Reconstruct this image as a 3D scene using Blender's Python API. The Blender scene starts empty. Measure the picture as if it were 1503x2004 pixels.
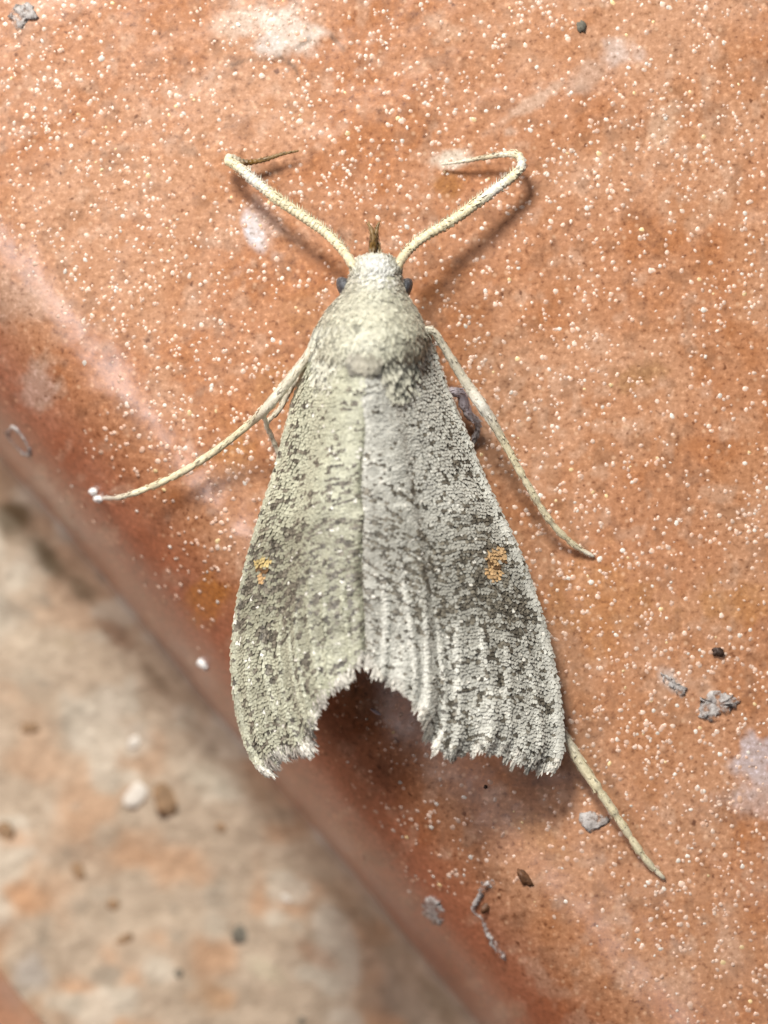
import bpy, math, random
import numpy as np

# ------------------------------------------------------------------ camera, light, exposure
# 1 unit = 1 cm of the real place (the moth is about 12 mm long).
S = bpy.context.scene
D = 7.0                                     # lens to tile face
cam = bpy.data.cameras.new('camera'); cam_o = bpy.data.objects.new('camera', cam)
S.collection.objects.link(cam_o); S.camera = cam_o
cam_o.location = (0, 0, D)
cam.sensor_fit = 'AUTO'; cam.sensor_width = 36.0
cam.lens = 36.0 * D / 2.004
cam.clip_start = 0.05; cam.clip_end = 200
cam.dof.use_dof = True; cam.dof.focus_distance = D - 0.09
cam.dof.aperture_fstop = cam.lens / 1000 / 0.21
S.render.resolution_x = 768; S.render.resolution_y = 1024

W = bpy.data.worlds.new('World'); S.world = W; W.use_nodes = True
bg = W.node_tree.nodes['Background']
bg.inputs[0].default_value = (1.0, 0.93, 0.88, 1); bg.inputs[1].default_value = 0.007

def area(name, loc, size, power, color):
    l = bpy.data.lights.new(name, 'AREA'); l.shape = 'DISK'; l.size = size; l.energy = power; l.color = color
    o = bpy.data.objects.new(name, l); S.collection.objects.link(o); o.location = loc
    d = np.array([0, 0, 0.]) - np.array(loc)
    from mathutils import Vector
    o.rotation_euler = Vector(d).to_track_quat('-Z', 'Y').to_euler()
    return o
area('flash_lamp', (-1.9, 5.7, 6.4), 2.2, 1090, (1.0, 0.96, 0.89))
area('unseen_lamp', (-5.3, 2.2, 6.4), 1.8, 230, (1.0, 0.93, 0.93))  # left room lamp, behind the shadow along the right wing
area('unseen_lamp', (-4.3, -1.2, 7.2), 2.0, 84, (1.0, 0.90, 0.92))  # added out of frame for the highlight on the left rim
area('unseen_lamp', (0.3, -3.6, 7.6), 2.0, 36, (1.0, 0.90, 0.92))  # added below the frame for the sheen on the lower right rim
area('unseen_lamp', (2.6, 6.0, 7.2), 3.0, 95, (0.88, 0.93, 1.0))  # added cool fill from the upper right, to brighten the right wing

S.view_settings.view_transform = 'Standard'; S.view_settings.look = 'None'
S.view_settings.exposure = 0.0; S.view_settings.gamma = 1.0

# ------------------------------------------------------------------ helpers
rng = np.random.default_rng(7)

def _hash(ix, iy, seed):
    n = (ix.astype(np.int64) * 374761393 + iy.astype(np.int64) * 668265263 + seed * 1442695041) & 0xFFFFFFFF
    n = ((n ^ (n >> 13)) * 1274126177) & 0xFFFFFFFF
    n = (n ^ (n >> 16)) & 0xFFFFFFFF
    return n / 4294967295.0

def vnoise(x, y, scale, seed=0):
    x = np.asarray(x, float) / scale; y = np.asarray(y, float) / scale
    ix = np.floor(x); iy = np.floor(y); fx = x - ix; fy = y - iy
    fx = fx * fx * fx * (fx * (fx * 6 - 15) + 10); fy = fy * fy * fy * (fy * (fy * 6 - 15) + 10)
    a = _hash(ix, iy, seed); b = _hash(ix + 1, iy, seed); c = _hash(ix, iy + 1, seed); d = _hash(ix + 1, iy + 1, seed)
    return (a * (1 - fx) + b * fx) * (1 - fy) + (c * (1 - fx) + d * fx) * fy      # 0..1

def fbm(x, y, scale, seed=0, octv=4, gain=0.55):
    s = 0; a = 1; tot = 0
    for k in range(octv):
        s = s + a * vnoise(x + 31.7 * k * scale, y - 17.3 * k * scale, scale / 2 ** k, seed + 11 * k); tot += a; a *= gain
    return s / tot

def sstep(a, b, x):
    t = np.clip((np.asarray(x, float) - a) / (b - a), 0, 1); return t * t * (3 - 2 * t)

def at(px, py, z=0.0):
    """a point of the photograph at height z above the tile face"""
    k = (D - z) / D / 1000.0
    return np.array([(px - 751.5) * k, (1002.0 - py) * k, z])

def to_px(X, Y, Z):
    k = D / (D - Z) * 1000.0
    return 751.5 + X * k, 1002.0 - Y * k

def new_obj(name, verts, faces, mat, parent=None, colors=None, smooth=True):
    me = bpy.data.meshes.new(name)
    me.from_pydata([tuple(v) for v in np.asarray(verts, float)], [], [tuple(int(i) for i in f) for f in faces])
    if colors is not None:
        at_ = me.color_attributes.new('Col', 'FLOAT_COLOR', 'POINT')
        c = np.ones((len(verts), 4), np.float32); c[:, :3] = np.clip(colors, 0, 1)
        at_.data.foreach_set('color', c.ravel())
    if smooth: me.polygons.foreach_set('use_smooth', [True] * len(me.polygons))
    me.materials.append(mat); me.update()
    o = bpy.data.objects.new(name, me); S.collection.objects.link(o)
    if parent is not None: o.parent = parent
    return o

def grid_obj(name, P, mat, parent=None, colors=None):
    n, m = P.shape[:2]
    idx = np.arange(n * m).reshape(n, m)
    f = np.stack([idx[:-1, :-1], idx[1:, :-1], idx[1:, 1:], idx[:-1, 1:]], -1).reshape(-1, 4)
    me = bpy.data.meshes.new(name)
    me.vertices.add(n * m); me.vertices.foreach_set('co', P.reshape(-1, 3).astype(np.float32).ravel())
    me.loops.add(f.size); me.loops.foreach_set('vertex_index', f.ravel().astype(np.int32))
    me.polygons.add(len(f)); me.polygons.foreach_set('loop_start', np.arange(0, f.size, 4, dtype=np.int32))
    me.polygons.foreach_set('use_smooth', np.ones(len(f), bool))
    me.update(calc_edges=True); me.validate()
    if colors is not None:
        a = me.color_attributes.new('Col', 'FLOAT_COLOR', 'POINT')
        c = np.ones((n * m, 4), np.float32); c[:, :colors.shape[-1]] = np.clip(colors.reshape(n * m, -1), 0, 1)
        a.data.foreach_set('color', c.ravel())
    me.materials.append(mat)
    o = bpy.data.objects.new(name, me); S.collection.objects.link(o)
    if parent is not None: o.parent = parent
    return o

def tag(o, label=None, cat=None, group=None, kind=None):
    if label: o['label'] = label
    if cat: o['category'] = cat
    if group: o['group'] = group
    if kind: o['kind'] = kind
    return o

def material(name, build):
    m = bpy.data.materials.new(name); m.use_nodes = True
    nt = m.node_tree; b = nt.nodes['Principled BSDF']
    build(nt, b); return m

def N(nt, t, **kw):
    n = nt.nodes.new(t)
    for k, v in kw.items():
        if hasattr(n, k): setattr(n, k, v)
        else: n.inputs[k].default_value = v
    return n

def obj_coord(nt): return N(nt, 'ShaderNodeNewGeometry').outputs['Position']

def noise_node(nt, scale, detail=3.0, rough=0.55):
    n = N(nt, 'ShaderNodeTexNoise'); n.inputs['Scale'].default_value = scale
    n.inputs['Detail'].default_value = detail; n.inputs['Roughness'].default_value = rough
    nt.links.new(obj_coord(nt), n.inputs['Vector']); return n

def ramp(nt, fac, stops):
    r = N(nt, 'ShaderNodeValToRGB'); e = r.color_ramp.elements
    e[0].position, e[0].color = stops[0][0], (*stops[0][1], 1)
    e[1].position, e[1].color = stops[-1][0], (*stops[-1][1], 1)
    for p, c in stops[1:-1]:
        k = e.new(p); k.color = (*c, 1)
    nt.links.new(fac, r.inputs[0]); return r.outputs[0]

def mix(nt, mode, fac, a, b):
    m = N(nt, 'ShaderNodeMix'); m.data_type = 'RGBA'; m.blend_type = mode
    for sock, v in ((m.inputs[0], fac), (m.inputs[6], a), (m.inputs[7], b)):
        if isinstance(v, (int, float)): sock.default_value = v
        elif isinstance(v, tuple): sock.default_value = (*v, 1)
        else: nt.links.new(v, sock)
    return m.outputs[2]

def bump(nt, b, h, strength, dist):
    n = N(nt, 'ShaderNodeBump'); n.inputs['Strength'].default_value = strength; n.inputs['Distance'].default_value = dist
    nt.links.new(h, n.inputs['Height']); nt.links.new(n.outputs[0], b.inputs['Normal'])

def attr(nt):
    a = N(nt, 'ShaderNodeVertexColor'); a.layer_name = 'Col'; return a.outputs[0]

# ------------------------------------------------------------------ materials
def m_tile(nt, b):
    col = attr(nt)
    fine = noise_node(nt, 95, 4, 0.62)                     # fired-clay grain
    c = mix(nt, 'MULTIPLY', 1.0, col, ramp(nt, fine.outputs[0], [(0.30, (0.50, 0.40, 0.32)), (0.44, (0.95, 0.93, 0.9)), (0.56, (1.05, 1.05, 1.05)), (0.70, (1.5, 1.65, 1.8))]))
    v = N(nt, 'ShaderNodeTexVoronoi'); v.feature = 'F1'; v.inputs['Scale'].default_value = 44
    nt.links.new(obj_coord(nt), v.inputs['Vector'])
    msk = ramp(nt, v.outputs['Distance'], [(0.10, (1, 1, 1)), (0.24, (0, 0, 0))])
    sel = N(nt, 'ShaderNodeSeparateColor'); nt.links.new(v.outputs['Color'], sel.inputs[0])
    on = N(nt, 'ShaderNodeMath'); on.operation = 'GREATER_THAN'; on.inputs[1].default_value = 0.45
    nt.links.new(sel.outputs[0], on.inputs[0])
    k = N(nt, 'ShaderNodeMath'); k.operation = 'MULTIPLY'; nt.links.new(msk, k.inputs[0]); nt.links.new(on.outputs[0], k.inputs[1])
    k2 = N(nt, 'ShaderNodeMath'); k2.operation = 'MULTIPLY'; nt.links.new(k.outputs[0], k2.inputs[0]); k2.inputs[1].default_value = 0.45
    c = mix(nt, 'MIX', k2.outputs[0], c, (0.80, 0.52, 0.33))  # faint buried flecks
    dk = noise_node(nt, 55, 2, 0.5)
    c = mix(nt, 'MULTIPLY', 1.0, c, ramp(nt, dk.outputs[0], [(0.24, (0.40, 0.30, 0.22)), (0.33, (1, 1, 1))]))
    nt.links.new(c, b.inputs['Base Color'])
    rn = noise_node(nt, 18, 4, 0.6)
    nt.links.new(ramp(nt, rn.outputs[0], [(0.3, (0.27,) * 3), (0.7, (0.42,) * 3)]), b.inputs['Roughness'])
    b.inputs['Specular IOR Level'].default_value = 0.25
    h = noise_node(nt, 60, 5, 0.65)
    bump(nt, b, h.outputs[0], 0.5, 0.0035)
    b.inputs['Coat Weight'].default_value = 1.0; b.inputs['Coat Roughness'].default_value = 0.29; b.inputs['Coat IOR'].default_value = 1.95
M_tile = material('glazed_terracotta', m_tile)

def m_grain(nt, b):
    nt.links.new(attr(nt), b.inputs['Base Color']); b.inputs['Roughness'].default_value = 0.32
    b.inputs['Specular IOR Level'].default_value = 0.6
M_grain = material('fleck_mineral', m_grain)

def m_grout(nt, b):
    n = noise_node(nt, 30, 5, 0.6)
    c = mix(nt, 'MULTIPLY', 1.0, attr(nt), ramp(nt, n.outputs[0], [(0.3, (0.8, 0.78, 0.75)), (0.65, (1.1, 1.1, 1.1))]))
    nt.links.new(c, b.inputs['Base Color']); b.inputs['Roughness'].default_value = 0.8
    bump(nt, b, n.outputs[0], 0.5, 0.02)
M_grout = material('sandy_grout', m_grout)

def m_scale(nt, b):
    n = noise_node(nt, 240, 2, 0.5)
    c = mix(nt, 'MULTIPLY', 1.0, attr(nt), ramp(nt, n.outputs[0], [(0.3, (0.82, 0.80, 0.76)), (0.7, (1.12, 1.12, 1.12))]))
    nt.links.new(c, b.inputs['Base Color']); b.inputs['Roughness'].default_value = 0.48
    b.inputs['Specular IOR Level'].default_value = 0.5
    b.inputs['Sheen Weight'].default_value = 0.12; b.inputs['Sheen Roughness'].default_value = 0.5
M_scale = material('wing_scale', m_scale)

def m_film(nt, b):
    n = noise_node(nt, 75, 5, 0.7)
    nt.links.new(ramp(nt, n.outputs[0], [(0.32, (0.20, 0.18, 0.17)), (0.48, (0.46, 0.43, 0.41)), (0.68, (0.64, 0.62, 0.60))]), b.inputs['Base Color'])
    k = noise_node(nt, 48, 4, 0.65)
    nt.links.new(ramp(nt, k.outputs[0], [(0.40, (0.05,) * 3), (0.52, (0.9,) * 3)]), b.inputs['Alpha'])
    b.inputs['Roughness'].default_value = 0.6; bump(nt, b, n.outputs[0], 0.6, 0.006)
M_film = material('dusty_flake', m_film)

def plain(name, col, rough=0.6, var=0.25, scale=60, bmp=0.3, spec=0.5, trans=0.0):
    def f(nt, b):
        n = noise_node(nt, scale, 4, 0.6)
        lo = tuple(x * (1 - var) for x in col); hi = tuple(min(1, x * (1 + var)) for x in col)
        nt.links.new(ramp(nt, n.outputs[0], [(0.3, lo), (0.7, hi)]), b.inputs['Base Color'])
        b.inputs['Roughness'].default_value = rough; b.inputs['Specular IOR Level'].default_value = spec
        if trans: b.inputs['Transmission Weight'].default_value = trans
        if bmp: bump(nt, b, n.outputs[0], bmp, 0.01)
    return material(name, f)
M_eye = plain('compound_eye', (0.07, 0.075, 0.085), 0.35, 0.5, 190, 0.4)
M_white = plain('white_crumb', (0.80, 0.80, 0.78), 0.55, 0.12, 90)
M_grey = plain('grey_flake', (0.50, 0.49, 0.47), 0.5, 0.35, 55)
M_pale = plain('pale_film', (0.66, 0.60, 0.52), 0.35, 0.25, 70, trans=0.35)
M_dark = plain('dark_speck', (0.055, 0.03, 0.02), 0.6, 0.5, 90)
M_brown = plain('brown_husk', (0.12, 0.055, 0.025), 0.55, 0.5, 90)
M_lilac = plain('pale_husk', (0.60, 0.54, 0.60), 0.45, 0.2, 90)
M_sand_d = plain('dark_sand', (0.15, 0.14, 0.11), 0.8, 0.3, 60)
M_sand_w = plain('white_sand', (0.66, 0.62, 0.55), 0.7, 0.1, 60)
M_sand_o = plain('brown_sand', (0.28, 0.18, 0.10), 0.8, 0.4, 60)

# ------------------------------------------------------------------ the floor: grout bed and two tiles with rounded edges
ZE = -0.46
P0 = at(0, 897, ZE)[:2]; P1 = at(932, 2004, ZE)[:2]
EU = (P1 - P0) / np.linalg.norm(P1 - P0); EN = np.array([-EU[1], EU[0]])
if EN[0] < 0: EN = -EN
RA, RB = 0.38, 0.58                           # rounding: across, down

def edge_d(X, Y): return (X - P0[0]) * EN[0] + (Y - P0[1]) * EN[1]
def edge_u(X, Y): return (X - P0[0]) * EU[0] + (Y - P0[1]) * EU[1]
def prof(d):
    x = np.clip((RA - d) / RA, 0, 1)
    return RB * (np.sqrt(np.maximum(0, 1 - x ** 2.25)) - 1)
def und(X, Y):                                # gentle waviness of the glaze
    return 0.012 * (fbm(X, Y, 0.33, 5, 3) - 0.5) + 0.0030 * (fbm(X, Y, 0.055, 9, 3) - 0.5)
def tile_z(X, Y):
    return prof(edge_d(X, Y)) + und(X, Y)
def on_tile(px, py, lift=0.0):
    z = 0.0
    for _ in range(6):
        p = at(px, py, z); z = float(tile_z(p[0], p[1])) + lift
    return at(px, py, z)

# stains, smears and pale patches on the tile: px, py, rx, ry, turn (deg), colour, strength, raggedness
SM = [(497, 452, 22, 55, -22, (0.62, 0.62, 0.66), 0.95, .35), (512, 440, 45, 75, -22, (0.66, 0.52, 0.46), 0.45, .6),
      (560, 55, 95, 60, 15, (0.66, 0.56, 0.48), 0.85, .7), (530, 90, 40, 25, 0, (0.62, 0.58, 0.54), 0.6, .6), (455, 40, 60, 35, 0, (0.62, 0.54, 0.45), 0.4, .8),
      (885, 312, 48, 24, -8, (0.68, 0.60, 0.50), 0.9, .5), (872, 362, 45, 34, 10, (0.33, 0.13, 0.025), 0.75, .5),
      (1205, 100, 60, 38, 30, (0.58, 0.48, 0.43), 0.7, .7), (1150, 150, 60, 40, -30, (0.50, 0.36, 0.28), 0.5, .8), (1020, 215, 110, 18, -33, (0.60, 0.46, 0.36), 0.5, .8),
      (1485, 1490, 55, 75, 20, (0.50, 0.42, 0.42), 0.85, .8), (1460, 1560, 60, 60, 0, (0.54, 0.42, 0.38), 0.5, .9),
      (405, 1175, 55, 60, 0, (0.38, 0.14, 0.022), 0.8, .6), (455, 880, 60, 55, 0, (0.40, 0.17, 0.04), 0.5, .8),
      (1250, 735, 75, 40, -10, (0.30, 0.15, 0.05), 0.55, .8), (610, 620, 60, 60, 0, (0.33, 0.14, 0.04), 0.45, .8), (540, 760, 60, 80, 20, (0.36, 0.16, 0.045), 0.4, .8),
      (1310, 1330, 34, 20, 40, (0.58, 0.52, 0.48), 0.7, .6), (1180, 1180, 140, 120, 0, (0.42, 0.18, 0.05), 0.45, .9), (1420, 1180, 120, 60, 0, (0.45, 0.20, 0.055), 0.45, .9),
      (1060, 1640, 80, 40, 40, (0.46, 0.25, 0.12), 0.4, .8), (30, 590, 80, 70, 0, (0.52, 0.36, 0.27), 0.45, .8), (70, 760, 60, 50, 40, (0.60, 0.50, 0.43), 0.4, .9),  # includes broad pale pinkish patches by the left rim
      (960, 1080, 80, 60, 0, (0.5, 0.33, 0.2), 0.25, .9), (1380, 420, 90, 30, -40, (0.56, 0.36, 0.24), .35, .9), (1290, 250, 40, 70, 20, (0.58, 0.42, 0.3), .4, .9),
      (880, 60, 70, 40, 20, (0.56, 0.38, 0.26), .4, .9), (330, 760, 50, 80, -35, (0.58, 0.38, 0.26), .35, .9), (645, 1345, 70, 50, 0, (.38, .14, .06), .4, .8),
      (1000, 260, 30, 16, 0, (.6, .5, .42), .4, .8), (1130, 1500, 60, 30, 30, (.42, .22, .1), .4, .8)]
def tile_color(X, Y, Z, seed=0):
    px, py = to_px(X, Y, Z)
    d = edge_d(X, Y)
    a = np.array([0.450, 0.206, 0.100]); b = np.array([0.49, 0.250, 0.136]); c = np.array([0.41, 0.160, 0.058])
    f = fbm(px, py, 260, 21 + seed, 4)[..., None]; g = fbm(px, py, 90, 33 + seed, 4)[..., None]
    col = a + (b - a) * sstep(0.42, 0.62, f) + (c - a) * sstep(0.48, 0.70, g) * 0.8
    rim = (1 - sstep(0.06, 0.30, d))[..., None]           # redder and darker towards the rounded rim
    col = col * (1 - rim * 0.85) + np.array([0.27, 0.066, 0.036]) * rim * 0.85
    blot = fbm(px, py, 42, 45 + seed, 3)[..., None]
    col = col + (np.array([0.58, 0.40, 0.29]) - col) * sstep(0.60, 0.78, blot) * 0.3
    col = col * (1 - 0.22 * sstep(0.60, 0.75, fbm(px, py, 30, 51 + seed, 3))[..., None])
    for (sx, sy, rx, ry, an, cc, st, rag) in SM:
        t = math.radians(an); dx = px - sx; dy = py - sy
        u = (dx * math.cos(t) + dy * math.sin(t)) / rx; v = (-dx * math.sin(t) + dy * math.cos(t)) / ry
        r = np.sqrt(u * u + v * v) + rag * 1.6 * (fbm(px, py, 34, int(sx) % 97, 4) - 0.5)
        m = (st * (1 - sstep(0.35, 1.0, r)))[..., None]
        col = col * (1 - m) + np.array(cc) * m
    # thin dark scuffs
    for pts in ([(455, 128), (480, 118), (510, 116), (545, 112), (575, 128), (585, 150)], [(580, 95), (605, 72)], [(650, 70), (672, 98)]):
        best = np.full(px.shape, 1e9)
        for (x0, y0), (x1, y1) in zip(pts[:-1], pts[1:]):
            L2 = (x1 - x0) ** 2 + (y1 - y0) ** 2
            q = np.clip(((px - x0) * (x1 - x0) + (py - y0) * (y1 - y0)) / L2, 0, 1)
            best = np.minimum(best, np.hypot(px - x0 - q * (x1 - x0), py - y0 - q * (y1 - y0)))
        m = (1 - sstep(1.5, 8, best + 6 * (vnoise(px, py, 9, 3) - 0.4)))[..., None] * 0.55
        col = col * (1 - m) + np.array([0.09, 0.06, 0.04]) * m
    return col

def spaced(a, b, step, lo, hi, n):            # fine in [a,b], stretching out to lo and hi
    k = np.linspace(0, 1, n) ** 2
    return np.concatenate([(a - (a - lo) * k[::-1])[:-1], np.arange(a, b, step), b + (hi - b) * k])

floor = None
U = spaced(-0.15, 1.55 + 0.0, 0.005, -2.4, 3.9, 40)
# u runs down the edge; the frame reaches from about -0.95 (top right) to 1.6
U = spaced(-1.25, 1.65, 0.0052, -3.0, 3.6, 36)
th = np.linspace(0, 1, 78) ** 1.35
dcurve = RA * th; dcurve[0] = 0.0004
DD = np.concatenate([dcurve[:-1], spaced(RA, 1.80, 0.0052, RA, 4.2, 34)[33:]])
DD = np.unique(np.round(DD, 6))
UU, DG = np.meshgrid(U, DD, indexing='ij')
wob = 0.006 * (vnoise(UU, UU * 0, 0.23, 3) - 0.5)
X = P0[0] + EU[0] * UU + EN[0] * (DG + wob); Y = P0[1] + EU[1] * UU + EN[1] * (DG + wob)
Z = prof(DG) + und(X, Y)
Pt = np.stack([X, Y, Z], -1)
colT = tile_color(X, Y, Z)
skirt = Pt[:, :1].copy(); skirt[..., 2] = -0.95               # the tile's side goes down into the bed
Pt2 = np.concatenate([skirt, Pt], 1); colT2 = np.concatenate([colT[:, :1], colT], 1)

# grout joint
JW = 0.705                                     # joint width
gu = np.arange(-1.9, 2.9, 0.012); gd = np.arange(-JW - 0.10, 0.07, 0.010)
GU, GD = np.meshgrid(gu, gd, indexing='ij')
GX = P0[0] + EU[0] * GU + EN[0] * GD; GY = P0[1] + EU[1] * GU + EN[1] * GD
cx = np.clip(-GD / JW, 0, 1)
GZ = -0.56 - 0.06 * np.sin(math.pi * cx) + 0.03 * (fbm(GX, GY, 0.16, 71, 4) - 0.5) + 0.06 * np.exp(-(GD / 0.05) ** 2)
gpx, gpy = to_px(GX, GY, GZ)
g0 = np.array([0.44, 0.355, 0.265]); g1 = np.array([0.47, 0.30, 0.185]); g2 = np.array([0.55, 0.50, 0.41]); g3 = np.array([0.30, 0.265, 0.21])
f1 = fbm(gpx, gpy, 190, 81, 3)[..., None]; f2 = fbm(gpx, gpy, 110, 85, 3)[..., None]; f3 = fbm(gpx, gpy, 70, 88, 3)[..., None]
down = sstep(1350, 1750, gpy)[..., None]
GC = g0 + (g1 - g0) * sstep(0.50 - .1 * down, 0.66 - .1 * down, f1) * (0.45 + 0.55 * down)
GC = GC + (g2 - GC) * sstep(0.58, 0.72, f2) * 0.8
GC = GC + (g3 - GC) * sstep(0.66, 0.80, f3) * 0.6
def gstain_shade(px, py, rx, ry, an, c, st):
    global GC
    t = math.radians(an); dx = gpx - px; dy = gpy - py
    r = np.hypot((dx * math.cos(t) + dy * math.sin(t)) / rx, (-dx * math.sin(t) + dy * math.cos(t)) / ry) + 0.7 * (fbm(gpx, gpy, 40, int(px), 3) - 0.5)
    m = (st * (1 - sstep(0.3, 1.05, r)))[..., None]; GC = GC * (1 - m) + np.array(c) * m
for a in [(30, 1020, 60, 45, 40, (0.11, 0.075, 0.035), .95), (95, 1090, 75, 30, 50, (0.11, 0.08, 0.04), .9), (155, 1150, 50, 26, 50, (0.17, 0.13, 0.08), .75),  # dark seam: dirt, with shade by the tile edge painted in
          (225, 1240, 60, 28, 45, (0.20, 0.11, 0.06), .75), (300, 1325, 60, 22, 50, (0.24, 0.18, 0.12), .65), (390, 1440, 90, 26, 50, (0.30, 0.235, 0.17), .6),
          (520, 1570, 120, 30, 51, (0.36, 0.29, 0.21), .5), (700, 1790, 160, 30, 51, (0.30, 0.25, 0.18), .5), (860, 1960, 80, 26, 51, (0.27, 0.23, 0.16), .5),  # long strips paint grey shade on the grout beside the tile
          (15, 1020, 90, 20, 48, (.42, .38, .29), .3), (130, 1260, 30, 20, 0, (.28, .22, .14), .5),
          (30, 1640, 60, 30, 0, (.47, .23, .10), .5), (60, 1760, 60, 50, 0, (.50, .25, .11), .5), (350, 1690, 90, 60, 0, (.52, .28, .14), .5), (420, 1950, 60, 40, 0, (.50, .27, .12), .55),
          (60, 1900, 50, 60, 30, (.38, .36, .33), .7), (420, 1530, 70, 40, 30, (.56, .52, .42), .6), (420, 1810, 30, 40, 0, (.60, .55, .45), .6), (310, 1900, 40, 30, 0, (.62, .57, .47), .7),
          (520, 1900, 60, 25, 30, (.58, .52, .38), .6), (620, 1870, 60, 24, 30, (.36, .17, .08), .4), (60, 1280, 90, 60, 30, (.56, .48, .37), .5), (270, 1440, 40, 40, 0, (.58, .52, .43), .6)]:
    gstain_shade(*a)
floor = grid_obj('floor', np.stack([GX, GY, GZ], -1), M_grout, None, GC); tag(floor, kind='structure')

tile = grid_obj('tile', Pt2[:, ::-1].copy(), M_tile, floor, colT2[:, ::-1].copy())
tag(tile, 'speckled orange terracotta tile with a rounded rim')

# the neighbouring tile beyond the joint, of which only a corner shows
U2 = np.arange(-1.9, 2.9, 0.03); D2 = np.concatenate([RA * np.linspace(0.001, 1, 26) ** 1.35, np.linspace(RA + 0.05, 1.6, 14)])
A, B = np.meshgrid(U2, D2, indexing='ij')
X2 = P0[0] + EU[0] * A - EN[0] * (JW + B); Y2 = P0[1] + EU[1] * A - EN[1] * (JW + B); Z2 = prof(B) - 0.02 + 0.01 * (fbm(X2, Y2, 0.3, 5, 3) - 0.5)
Pn = np.stack([X2, Y2, Z2], -1); sk = Pn[:, :1].copy(); sk[..., 2] = -0.95
Pn = np.concatenate([sk, Pn], 1)
px2, py2 = to_px(X2, Y2, Z2)
cN = np.array([0.50, 0.22, 0.12]) * (0.8 + 0.4 * fbm(px2, py2, 120, 3, 4)[..., None])
cN = np.concatenate([cN[:, :1], cN], 1)
grid_obj('tile', Pn, M_tile, floor, cN)

# ---- mineral flecks bedded in the glaze (too many to count)
def flecks():
    V = []; F = []; C = []
    n = 34000
    u = rng.uniform(-1.7, 2.2, n); d = rng.uniform(0.02, 2.4, n) 
    keep = rng.random(n) < (0.18 + 0.82 * sstep(0.06, 0.26, d)); u, d = u[keep], d[keep]
    x = P0[0] + EU[0] * u + EN[0] * d; y = P0[1] + EU[1] * u + EN[1] * d
    clump = fbm(x, y, 0.13, 91, 3)
    keep = rng.random(len(x)) < 0.35 + 0.65 * sstep(0.36, 0.62, clump)
    x, y, d = x[keep], y[keep], d[keep]
    z = tile_z(x, y); e = 0.002
    nx = -(tile_z(x + e, y) - tile_z(x - e, y)) / (2 * e); ny = -(tile_z(x, y + e) - tile_z(x, y - e)) / (2 * e)
    b = 0
    for i in range(len(x)):
        q = rng.random()
        r = 0.0031 + 0.0034 * q ** 1.4
        if rng.random() < 0.01: r *= 1.4
        k = 7; a0 = rng.uniform(0, 6.28); el = rng.uniform(0.65, 1.0)
        nrm = np.array([nx[i], ny[i], 1.0]); nrm /= np.linalg.norm(nrm)
        tx = np.cross([0, 1, 0], nrm); tx /= np.linalg.norm(tx); ty = np.cross(nrm, tx)
        ca, sa = math.cos(a0), math.sin(a0)
        o = np.array([x[i], y[i], z[i]])
        for lev, (rr, hh) in enumerate(((1.0, -0.0004), (0.72, 0.10 * r))):
            for j in range(k):
                an = 6.2832 * j / k; w = r * rr * rng.uniform(0.72, 1.18)
                p = w * math.cos(an); s_ = w * math.sin(an) * el
                V.append(o + tx * (p * ca - s_ * sa) + ty * (p * sa + s_ * ca) + nrm * hh)
        V.append(o + nrm * 0.13 * r)
        for j in range(k):
            j2 = (j + 1) % k
            F.append((b + j, b + j2, b + k + j2, b + k + j)); F.append((b + k + j, b + k + j2, b + 2 * k))
        t = rng.random(); g = rng.uniform(0.72, 1.12)
        t = t ** 0.6; c = np.array([0.82, 0.64, 0.52]) * (1 - t) + np.array([0.64, 0.40, 0.28]) * t
        if rng.random() < 0.05: c = np.array([0.74, 0.68, 0.60])
        if rng.random() < 0.02: c = np.array([0.80, 0.60, 0.32])
        C += [c * g] * (2 * k + 1); b += 2 * k + 1
    o = new_obj('mineral_flecks', V, F, M_grain, tile, C); tag(o, kind='stuff')
flecks()

# ---- lumps: flattened, ragged pebbles and crumbs
def ico(sub=2):
    import bmesh
    bm = bmesh.new(); bmesh.ops.create_icosphere(bm, subdivisions=sub, radius=1.0)
    v = np.array([q.co[:] for q in bm.verts]); f = [[w.index for w in q.verts] for q in bm.faces]; bm.free(); return v, f
ICO = ico(3); ICO2 = ico(2)
def lump(name, c, rx, ry, rz, turn, mat, parent=None, seed=1, rag=0.35, base=ICO2, smooth=True):
    v, f = base; v = v.copy()
    n = fbm(v[:, 0] * 1.3 + v[:, 2] * 0.7 + seed * 3.1, v[:, 1] * 1.3 - v[:, 2] * 0.9 + seed, 0.8, seed, 3)
    v = v * (1 + rag * 2 * (n - 0.5))[:, None] * np.array([rx, ry, rz])
    t = math.radians(-turn); R = np.array([[math.cos(t), -math.sin(t), 0], [math.sin(t), math.cos(t), 0], [0, 0, 1]])
    return new_obj(name, v @ R.T + np.asarray(c), f, mat, parent, smooth=smooth)

for i, (px, py, r, m) in enumerate([(470, 1830, 21, M_sand_d), (325, 1568, 27, M_sand_o), (265, 1556, 20, M_sand_w), (435, 1618, 13, M_sand_o), (152, 1705, 15, M_sand_o),
                                    (243, 1840, 11, M_sand_o), (222, 1772, 12, M_sand_o), (8, 1632, 20, M_sand_o), (60, 1425, 11, M_sand_o), (350, 1905, 10, M_sand_d),
                                    (265, 1450, 13, M_sand_w), (560, 1758, 8, M_sand_w), (590, 1998, 8, M_sand_d)]):
    z = -0.6
    p = at(px, py, z)
    iu = np.argmin(abs(gu - edge_u(p[0], p[1]))); idd = np.argmin(abs(gd - edge_d(p[0], p[1])))
    z = GZ[iu, idd]; p = at(px, py, z)
    lump('sand_grain', p + np.array([0, 0, 0.1 * r / 1000]), r / 1000 * (1.0 + .35 * (i % 3)), r / 1000, r / 1000 * 0.09, 67 * i, m, floor, i + 2, 0.55)

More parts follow.
